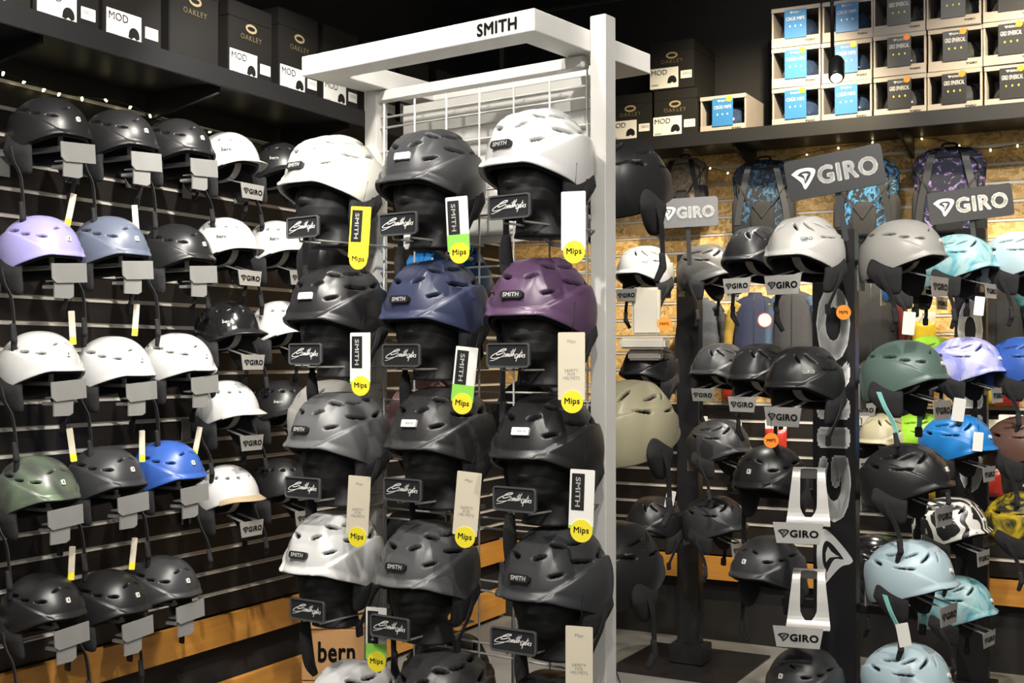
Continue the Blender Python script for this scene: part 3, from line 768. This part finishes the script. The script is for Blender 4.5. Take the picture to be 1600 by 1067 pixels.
sign(1516,319,5.1,.335,.135,'black rounded sign board with white logo on a stem',SIGNB,-15,-6,.12)
sign(1074,332,5.4,.27,.13,'grey rounded sign board with white logo on a stem',mat('mid_grey_board',(.14,.14,.145),.45),-12,-2,.2)
GG='helmets on the black post stands'
def sh(px,py,depth,cn,lab,face,st_='G',badge=None,strap=1,br=True,brtext=True,strapmat=None,mtb=STEEL,shift=0,big=1.0):
    p=at_depth(px,py,depth); z=p.z-.136
    m=frame((p.x,p.y,z),face)
    helmet(m@R(random.uniform(-5,5),'Z')@R(random.uniform(0,6),'X'),st_,H[cn],lab+' snow helmet on a post stand arm',GG,badge,strap,strapmat=strapmat)
    if br: logo_bracket(m,.16,'steel name plate brackets on the post stands',text=brtext,mt=mtb,shift=shift,big=big)
LF=(-.75,-.66); RF=(.75,-.66)
MINT=mat('mint_webbing',(.25,.6,.55),.7)
PB=mat('satin_aluminium_plate',(.50,.49,.47),.40,.45)
for a in[(1257,338,4.1,'silver','matte silver white',LF,'G','side:GIRO:42:d'),(1257,540,4.1,'black','matte black',LF,'G','side:GIRO:42:l'),
         (1203,694,4.25,'black','matte black',LF,'O','mini'),(1200,836,4.25,'char','charcoal',LF,'O','mini'),(1257,1010,4.1,'char','charcoal',LF,'O','mini'),
         (1412,342,4.15,'lgrey','warm light grey',RF,'O','round'),(1415,530,4.1,'green','sage green',RF,'O','round'),(1418,692,4.1,'black','matte black',RF,'G','mini'),
         (1425,843,4.1,'pale','pale ice blue',RF,'G','round'),(1420,1005,4.1,'pale','pale ice blue',RF,'G','round')]:
    sh(*a[:6],st_=a[6],badge=a[7],strapmat=MINT if a[3] in('green','pale') else None,mtb=PB,br=a[0]!=1203 and a[0]!=1200,big=1.1)
DC=4.95
for a in[(1500,366,DC,'teal','teal marbled',RF),(1510,526,DC,'tie','lilac tie-dye',RF),(1497,647,DC,'bblue','bright blue',RF),(1488,776,DC,'zebra','black and white wavy-print',RF),(1497,900,DC,'teal','teal marbled',RF),
         (1593,362,DC,'pale','pale ice blue',RF),(1600,526,DC,'blue','royal blue',RF),(1600,650,DC,'brown','matte brown',RF),(1600,768,DC,'yel','yellow and black print',RF)]:
    sh(*a,badge='round')
for a in[(1007,384,5.7,'white','glossy white',LF,'G','side:GIRO:45:d'),(1015,536,5.7,'black','matte black',LF),(1022,775,5.7,'black','matte black',LF),
         (1108,382,5.7,'slate','slate grey',RF),(1125,536,5.6,'char','charcoal',LF),(1125,655,5.5,'facet','dark speckled',RF),
         (1182,354,4.75,'black','matte black',LF),(1190,536,4.75,'black','matte black',LF),(1118,774,5.6,'char','charcoal',RF),(1372,835,4.8,'gloss','glossy black',RF),
         (1456,525,5.55,'lime','lime green',RF),(1440,645,5.55,'lime','lime green',RF),(1385,645,5.6,'tan','olive tan',LF),(1372,560,5.7,'black','matte black',LF),(1430,395,5.6,'bblue','bright blue',RF)]:
    sh(*a,)
# white moulded holder under the white helmet
WP=mat('cream_white_plastic',(.50,.47,.40),.4)
p=at_depth(1010,500,5.6)
r=root('helmet_holder',frame(p,(-.3,-.95)),'white moulded helmet holder with wide tray','bracket')
ob('back_plate',MB().box((0,.0,.04),(.13,.05,.22),bev=.012).mesh('back_plate',[WP]),r)
ob('tray',MB().box((0,-.04,-.11),(.21,.13,.05),bev=.010).mesh('tray',[WP]),r)
ob('tray_foot',MB().box((0,-.02,-.16),(.15,.08,.05),bev=.008).mesh('tray_foot',[WP]),r)
# empty bent brackets
def bent(px,py,depth):
    p=at_depth(px,py,depth)
    r=root('bent_bracket',frame(p,(-.30,-.95)),'empty bent aluminium bracket with cut-out and name plate','bracket','empty bent brackets')
    def mk():
        b=MB(); prof=cr([(0,-.060,-.10),(0,-.035,-.075),(0,-.022,.0),(0,-.008,.062),(0,.02,.078),(0,.06,.076),(0,.09,.04)],5)
        n=len(prof)
        vs=[];fs=[]
        for lay in(0,1):
            for k,q in enumerate(prof):
                t=k/(n-1); wo=.070-.018*ss(.05,.55,t); wi=.003+.024*ss(.12,.25,t)*(1-ss(.62,.72,t))
                vs+=[(x,q[1]+.004*lay,q[2]-.002*lay) for x in(-wo,-wi,wi,wo)]
        M_=4*n
        for k in range(n-1):
            t=k/(n-1); a=4*k
            mid=not(.15<t<.65)
            for lay in(0,1):
                o=lay*M_+a
                fs.append((o,o+1,o+5,o+4)); fs.append((o+2,o+3,o+7,o+6))
                if mid: fs.append((o+1,o+2,o+6,o+5))
            for c_ in(0,3): fs.append((a+c_,a+c_+4,M_+a+c_+4,M_+a+c_))
            if not mid:
                for c_ in(1,2): fs.append((a+c_,a+c_+4,M_+a+c_+4,M_+a+c_))
        b.add(vs,fs,0,None,False)
        return b.mesh('bent_strap',[PB])
    ob('bent_strap',cached('bent',mk),r)
    ob('name_plate',cached('bnp',lambda:MB().prism([(-.08,.035),(.08,.035),(.068,-.032),(-.068,-.032)],-.075,-.072).mesh('name_plate',[PB])),r,T(-.03,0,-.125))
    letter(r,giro_logo(.13),-.03,-.0765,-.125,LETB)
bent(1264,770,4.0); bent(1264,930,4.0)
for px,py,k,d in[(1038,506,'orange',5.0),(1195,500,'red',4.0),(1318,488,'orange',4.1),(1205,688,'orange',4.0)]:
    p=at_depth(px,py,d); hang_tag(T(*p),.05 if d<4.5 else .06,.05,k,False,'round hang tags on post stand helmets')
for px,py,d in[(1420,505,3.95),(1498,640,3.95),(1047,780,5.3),(1412,992,3.9),(1530,478,4.8),(1528,690,4.8)]:
    p=at_depth(px,py,d); hang_tag(T(*p)@R(random.uniform(-15,15),'Y'),.04,.075,'white' ,False,'card tags on post stand helmets')
for px,py,d in[(1420,497,3.93)]:
    p=at_depth(px,py,d)

# ---------------- backpacks on the board wall ----------------
def backpack(px,py,mt,lab,s=1.0,yaw=0):
    x,z=survey(FB,px,py,-.22)
    r=root('backpack',FB@T(x,-.16,z)@R(yaw,'Z')@Matrix.Scale(s,4),lab,'backpack','backpacks hanging on the board wall')
    def loft(prof,n=32,e=.5):
        vs=[];fs=[]
        for (zz,hw,yf,yb) in prof:
            for j in range(n):
                q=2*math.pi*j/n; c,s_=math.cos(q),math.sin(q)
                vs.append((hw*math.copysign(abs(s_)**e,s_),(yf+yb)/2-(yb-yf)/2*math.copysign(abs(c)**e,c),zz))
        for i in range(len(prof)-1):
            for j in range(n): k=(j+1)%n; fs.append((i*n+j,(i+1)*n+j,(i+1)*n+k,i*n+k))
        fs.append(list(range(n))[::-1]); fs.append([len(vs)-n+i for i in range(n)])
        return MB().add(vs,fs,0,None,True)
    ob('main_bag',cached('bpm',lambda:loft([(-.24,.12,-.03,.04),(-.235,.14,-.045,.05),(-.2,.15,-.05,.055),(-.05,.155,-.05,.055),(.06,.170,-.048,.055),(.12,.175,-.045,.05),(.17,.15,-.04,.05),(.2,.1,-.03,.045),(.21,.05,-.02,.04)],e=.42).mesh('main_bag')),r,None,mt)
    ob('front_pocket',cached('bpf',lambda:loft([(-.22,.05,-.062,-.03),(-.2,.065,-.07,-.03),(-.1,.07,-.072,-.03),(-.06,.06,-.068,-.03),(-.03,.03,-.06,-.03)]).mesh('front_pocket')),r,None,FLEECE)
    for sx in(-1,1):
        ob('side_pocket',cached(('bps',sx),lambda:loft([(-.22,.02,-.045,.05),(-.2,.03,-.06,.05),(-.04,.03,-.055,.05),(-.0,.02,-.045,.05)]).mesh('side_pocket')),r,T(sx*.145,0,0),FLEECE)
        ob('shoulder_strap',cached(('bpt',sx),lambda:MB().ribbon(cr([(sx*.05,.02,.20),(sx*.075,-.055,.17),(sx*.10,-.062,.06),(sx*.125,-.062,-.05),(sx*.14,-.060,-.16)]),.034,.006,(1,.1,0)).mesh('shoulder_strap')),r,None,BLK)
        ob('compression_strap',cached(('bpc',sx),lambda:MB().ribbon(cr([(sx*.17,-.03,.12),(sx*.12,-.066,.04),(sx*.0,-.078,-.12)]),.014,.003,(0,0,1)).mesh('compression_strap')),r,None,WEB)
    ob('top_handle',cached('bph',lambda:MB().tube(cr([(-.03,.02,.2),(-.03,.02,.23),(.03,.02,.23),(.03,.02,.2)]),.006,8).mesh('top_handle')),r,None,WEB)
    ob('zip',cached('bpz',lambda:MB().tube(cr([(-.135,-.052,-.02),(-.14,-.052,.08),(-.10,-.046,.15),(.10,-.046,.15),(.14,-.052,.08),(.135,-.052,-.02)]),.004,6).mesh('zip')),r,None,WEB)
BP1=mat('blue_camo_fabric',(.03,.10,.19),.75,pattern='tie',scale=26,col2=(.006,.008,.014),bump=.3,ramp=(.50,.62))
BP4=mat('bright_blue_camo_fabric',(.04,.18,.36),.75,pattern='tie',scale=26,col2=(.006,.008,.014),bump=.3,ramp=(.48,.6))
BP2=mat('galaxy_fabric',(.36,.24,.56),.75,pattern='tie',scale=20,col2=(.006,.008,.025),bump=.3,ramp=(.55,.70))
BP3=mat('beige_fabric',(.25,.2,.14),.8,pattern='tie',scale=20,col2=(.14,.11,.07),bump=.3)
backpack(1188,306,BP1,'black backpack with dark blue patterned body hanging on a hook',.90,8)
backpack(1350,306,BP4,'black backpack with bright blue patterned body hanging on a hook',.90,-5)
backpack(1480,294,BP2,'black backpack with purple galaxy print hanging on a hook',.96,4)
backpack(1062,290,BP3,'beige backpack with leafy print hanging on a hook',.74,0)

# ---------------- garments hung on the board wall ----------------
def jacket(px,py,mt,mt2,lab,s=.8,yaw=0):
    x,z=survey(FB,px,py,-.12)
    r=root('jacket',FB@T(x,-.12,z)@R(yaw,'Z')@Matrix.Scale(s,4),lab,'jacket','jackets hanging on the board wall')
    def body():
        n=40;vs=[];fs=[]
        prof=[(.03,.06,.045),(.0,.07,.05),(-.015,.12,.055),(-.05,.19,.06),(-.12,.20,.07),(-.3,.19,.075),(-.5,.20,.08),(-.66,.21,.085),(-.67,.2,.07)]
        for i,(z,hw,hd) in enumerate(prof):
            for j in range(n):
                q=2*math.pi*j/n; k=1+.05*math.sin(6*q+i*.7)*(i/8); vs.append((hw*math.sin(q)*k,-hd*math.cos(q)*k,z))
        for i in range(len(prof)-1):
            for j in range(n): kk=(j+1)%n; fs.append((i*n+j,(i+1)*n+j,(i+1)*n+kk,i*n+kk))
        fs.append([len(vs)-n+i for i in range(n)]); return MB().add(vs,fs,0,None,True).mesh('jacket_body')
    ob('jacket_body',cached('jb',body),r,None,mt)
    for s_ in(-1,1): ob('sleeve',cached(('js',s_),lambda:MB().tube(cr([(s_*.15,0,-.07),(s_*.215,-.01,-.18),(s_*.25,-.02,-.38),(s_*.255,-.03,-.60)]),.05,14,rs=[.058-.0012*k for k in range(16)]).mesh('sleeve')),r,None,mt2)
    ob('zip',cached('jz',lambda:MB().ribbon([(0,-.047,.02),(0,-.066,-.05),(0,-.074,-.13),(0,-.079,-.3),(0,-.086,-.66)],.01,.003,(1,0,0)).mesh('zip')),r,None,LETB)
    ob('hanger',cached('jh',lambda:MB().tube(cr([(-.15,0,-.05),(-.02,0,.03),(0,0,.06),(.02,0,.03),(.15,0,-.05)]),.003,6).tube(cr([(0,0,.06),(.0,0,.09),(.0,.05,.10),(.0,.10,.10)]),.003,6).mesh('hanger')),r,None,STEEL)
fab=lambda n_,c: mat('fabric_'+n_,c,.8,scale=40,var=.25,bump=.3)
jacket(1180,462,fab('navy',(.012,.018,.05)),fab('ochre',(.30,.20,.03)),'navy ski jacket with ochre sleeves hanging on the board wall',.55,8)
jacket(1098,470,fab('grey_denim',(.07,.08,.10)),fab('charcoal',(.03,.03,.034)),'grey ski jacket hanging on the board wall',.52,-6)
jacket(1362,440,fab('black',(.012,.012,.014)),fab('burgundy',(.12,.012,.02)),'black ski jacket with dark red sleeves on the board wall',.6,6)
jacket(1560,450,fab('black',(.012,.012,.014)),fab('deep_teal',(.012,.08,.09)),'black ski jacket with teal sleeves on the board wall',.6,-5)
jacket(1240,455,fab('charcoal',(.03,.03,.034)),fab('slate_blue',(.04,.07,.12)),'charcoal ski jacket with slate blue sleeves on the board wall',.52,0)
# small packaged accessories on hooks of the board wall
def accessory(px,py,c,lab,w=.11,h=.17):
    x,z=survey(FB,px,py,-.07)
    r=root('accessory_pack',FB@T(x,-.07,z)@R(random.uniform(-6,6),'Z'),lab,'packaged accessory','accessory packs hanging on hooks')
    ob('header_card',MB().prism(rr(w,h*.3,.006),-.001,.001).mesh('header_card'),r,T(0,0,h*.35),CARD)
    def pouch():
        b=MB(); n=10; vs=[];fs=[]
        for i in range(n+1):
            for j in range(n+1):
                u=j/n*2-1; v=i/n*2-1; vs.append((u*w/2,-.022*(1-u*u)**.5*(1-v*v)**.5-.001,v*h*.36-h*.15))
        for i in range(n+1):
            for j in range(n+1):
                u=j/n*2-1; v=i/n*2-1; vs.append((u*w/2,.0,v*h*.36-h*.15))
        N_=(n+1)**2
        for lay in(0,1):
            for i in range(n):
                for j in range(n): a=lay*N_+i*(n+1)+j; fs.append((a,a+1,a+n+2,a+n+1))
        return MB().add(vs,fs,0,None,True).mesh('pouch')
    ob('pouch',pouch(),r,None,c)
    ob('hook',MB().tube([(0,.07,h*.42),(0,-.03,h*.42),(0,-.035,h*.46)],.003,6).mesh('hook',[STEEL]),r)
cols=[('red',(.4,.03,.02)),('orange',(.65,.18,.02)),('yellow',(.6,.45,.03)),('blue',(.03,.12,.35)),('grey',(.2,.2,.2)),('black',(.02,.02,.02)),('white',(.6,.6,.58)),('green',(.08,.3,.05))]
kk=0
for py in(520,600,680,745):
    for px in(1085,1150,1215,1350,1395,1440,1545,1580):
        n_,c=cols[(kk*5+kk//3)%8]; kk+=1
        accessory(px+random.uniform(-8,8),py+random.uniform(-6,6),mat('glossy_'+n_+'_pack',c,.3,coat=.4),n_+' packaged accessory with white header card on a hook')

# ---------------- spotlight fixture ----------------
p=at_depth(1307,122,4.9)
r=root('track_spotlight',T(*p),'black adjustable ceiling spotlight, switched on','light fixture')
hr=R(12,'Y')@R(-38,'X')
ob('lamp_housing',MB().lathe([(.028,0),(.032,.01),(.032,.1),(.024,.12),(.01,.125)],20).mesh('lamp_housing',[BLK]),r,hr)
ob('lamp_lens',MB().lathe([(.001,-.003),(.020,-.003),(.022,.0)],20).mesh('lamp_lens',[mat('lit_lens',(1,.93,.8),.3,emit=25)]),r,hr)
ob('stem',MB().tube([(.0,.06,.09),(.0,.07,3.5-p.z)],.008,8).mesh('stem',[BLK]),r)
ob('track',MB().box((.0,.07,3.5-p.z),(.6,.035,.03)).mesh('track',[BLK]),r)

# ---------------- lights ----------------
def spot(loc,tgt,e,size=60,blend=.5,col=(1,.93,.82),r=.04):
    l=bpy.data.lights.new('spot','SPOT'); l.energy=e; l.spot_size=rad(size); l.spot_blend=blend; l.color=col; l.shadow_soft_size=r
    o=bpy.data.objects.new('ceiling_or_fill_spot',l); COL.objects.link(o); o.location=loc
    d=Vector(tgt)-Vector(loc); o.rotation_euler=d.to_track_quat('-Z','Y').to_euler()
WC=(1,.95,.87)
spot((-.9,1.5,3.4),(-.1,3.1,1.6),190,50,.6,WC)
spot((.9,1.2,3.4),(-.1,3.1,1.3),200,50,.6,WC)
spot((.1,.9,2.9),(-.1,3.1,.9),110,42,.8,WC)
spot((-.35,2.75,3.4),(-.05,3.35,2.0),120,60,.6,WC)
spot((-.4,2.6,3.3),(-1.6,4.2,1.7),240,62,.6,WC)
spot((-.3,3.6,3.3),(-1.1,5.0,1.7),250,62,.6,WC)
spot((-1.0,1.8,3.3),(-1.7,4.0,1.2),150,60,.6,WC)
spot((-.3,2.4,2.6),(-1.4,4.4,.9),110,60,.8,WC)
spot((.6,2.2,3.3),(1.15,4.2,1.6),210,55,.6,WC)
spot((1.8,2.2,3.3),(1.5,4.2,1.2),200,55,.6,WC)
spot((2.0,3.4,3.3),(2.1,5.4,1.4),220,60,.6,WC)
spot((.6,4.0,3.3),(.9,5.8,1.2),210,65,.6,WC)
spot((1.2,5.0,3.4),(1.2,6.4,2.0),290,75,.8,(1,.84,.56))
spot((2.3,4.4,3.4),(2.4,5.9,2.0),290,75,.8,(1,.84,.56))
spot((.9,5.2,3.4),(.75,5.0,0),190,60,.8,WC)  # added fill spot that brightens the floor and stand base
spot((1.0,4.2,3.5),(1.9,5.9,2.9),50,80,.8,WC)
spot((-.6,2.9,3.5),(-1.5,3.9,2.7),40,80,.8,WC)
spot((-.5,4.0,3.3),(-.7,4.9,.2),90,40,.8,WC)  # extra fill spot added to lift the dark cardboard boxes
def area(loc,tgt,e,sz,col):
    l=bpy.data.lights.new('area','AREA'); l.energy=e; l.size=sz; l.color=col
    o=bpy.data.objects.new('fill_area_light',l); COL.objects.link(o); o.location=loc
    d=Vector(tgt)-Vector(loc); o.rotation_euler=d.to_track_quat('-Z','Y').to_euler()
area((0,-.6,2.9),(0,4,1.2),42,2.5,(1,.96,.9))  # added broad fill from behind the camera, no panel fixture there
w=bpy.data.worlds.new('w'); bpy.context.scene.world=w; w.use_nodes=True
w.node_tree.nodes['Background'].inputs[0].default_value=(1,.95,.9,1); w.node_tree.nodes['Background'].inputs[1].default_value=.13
bpy.context.scene.view_settings.view_transform='Standard'
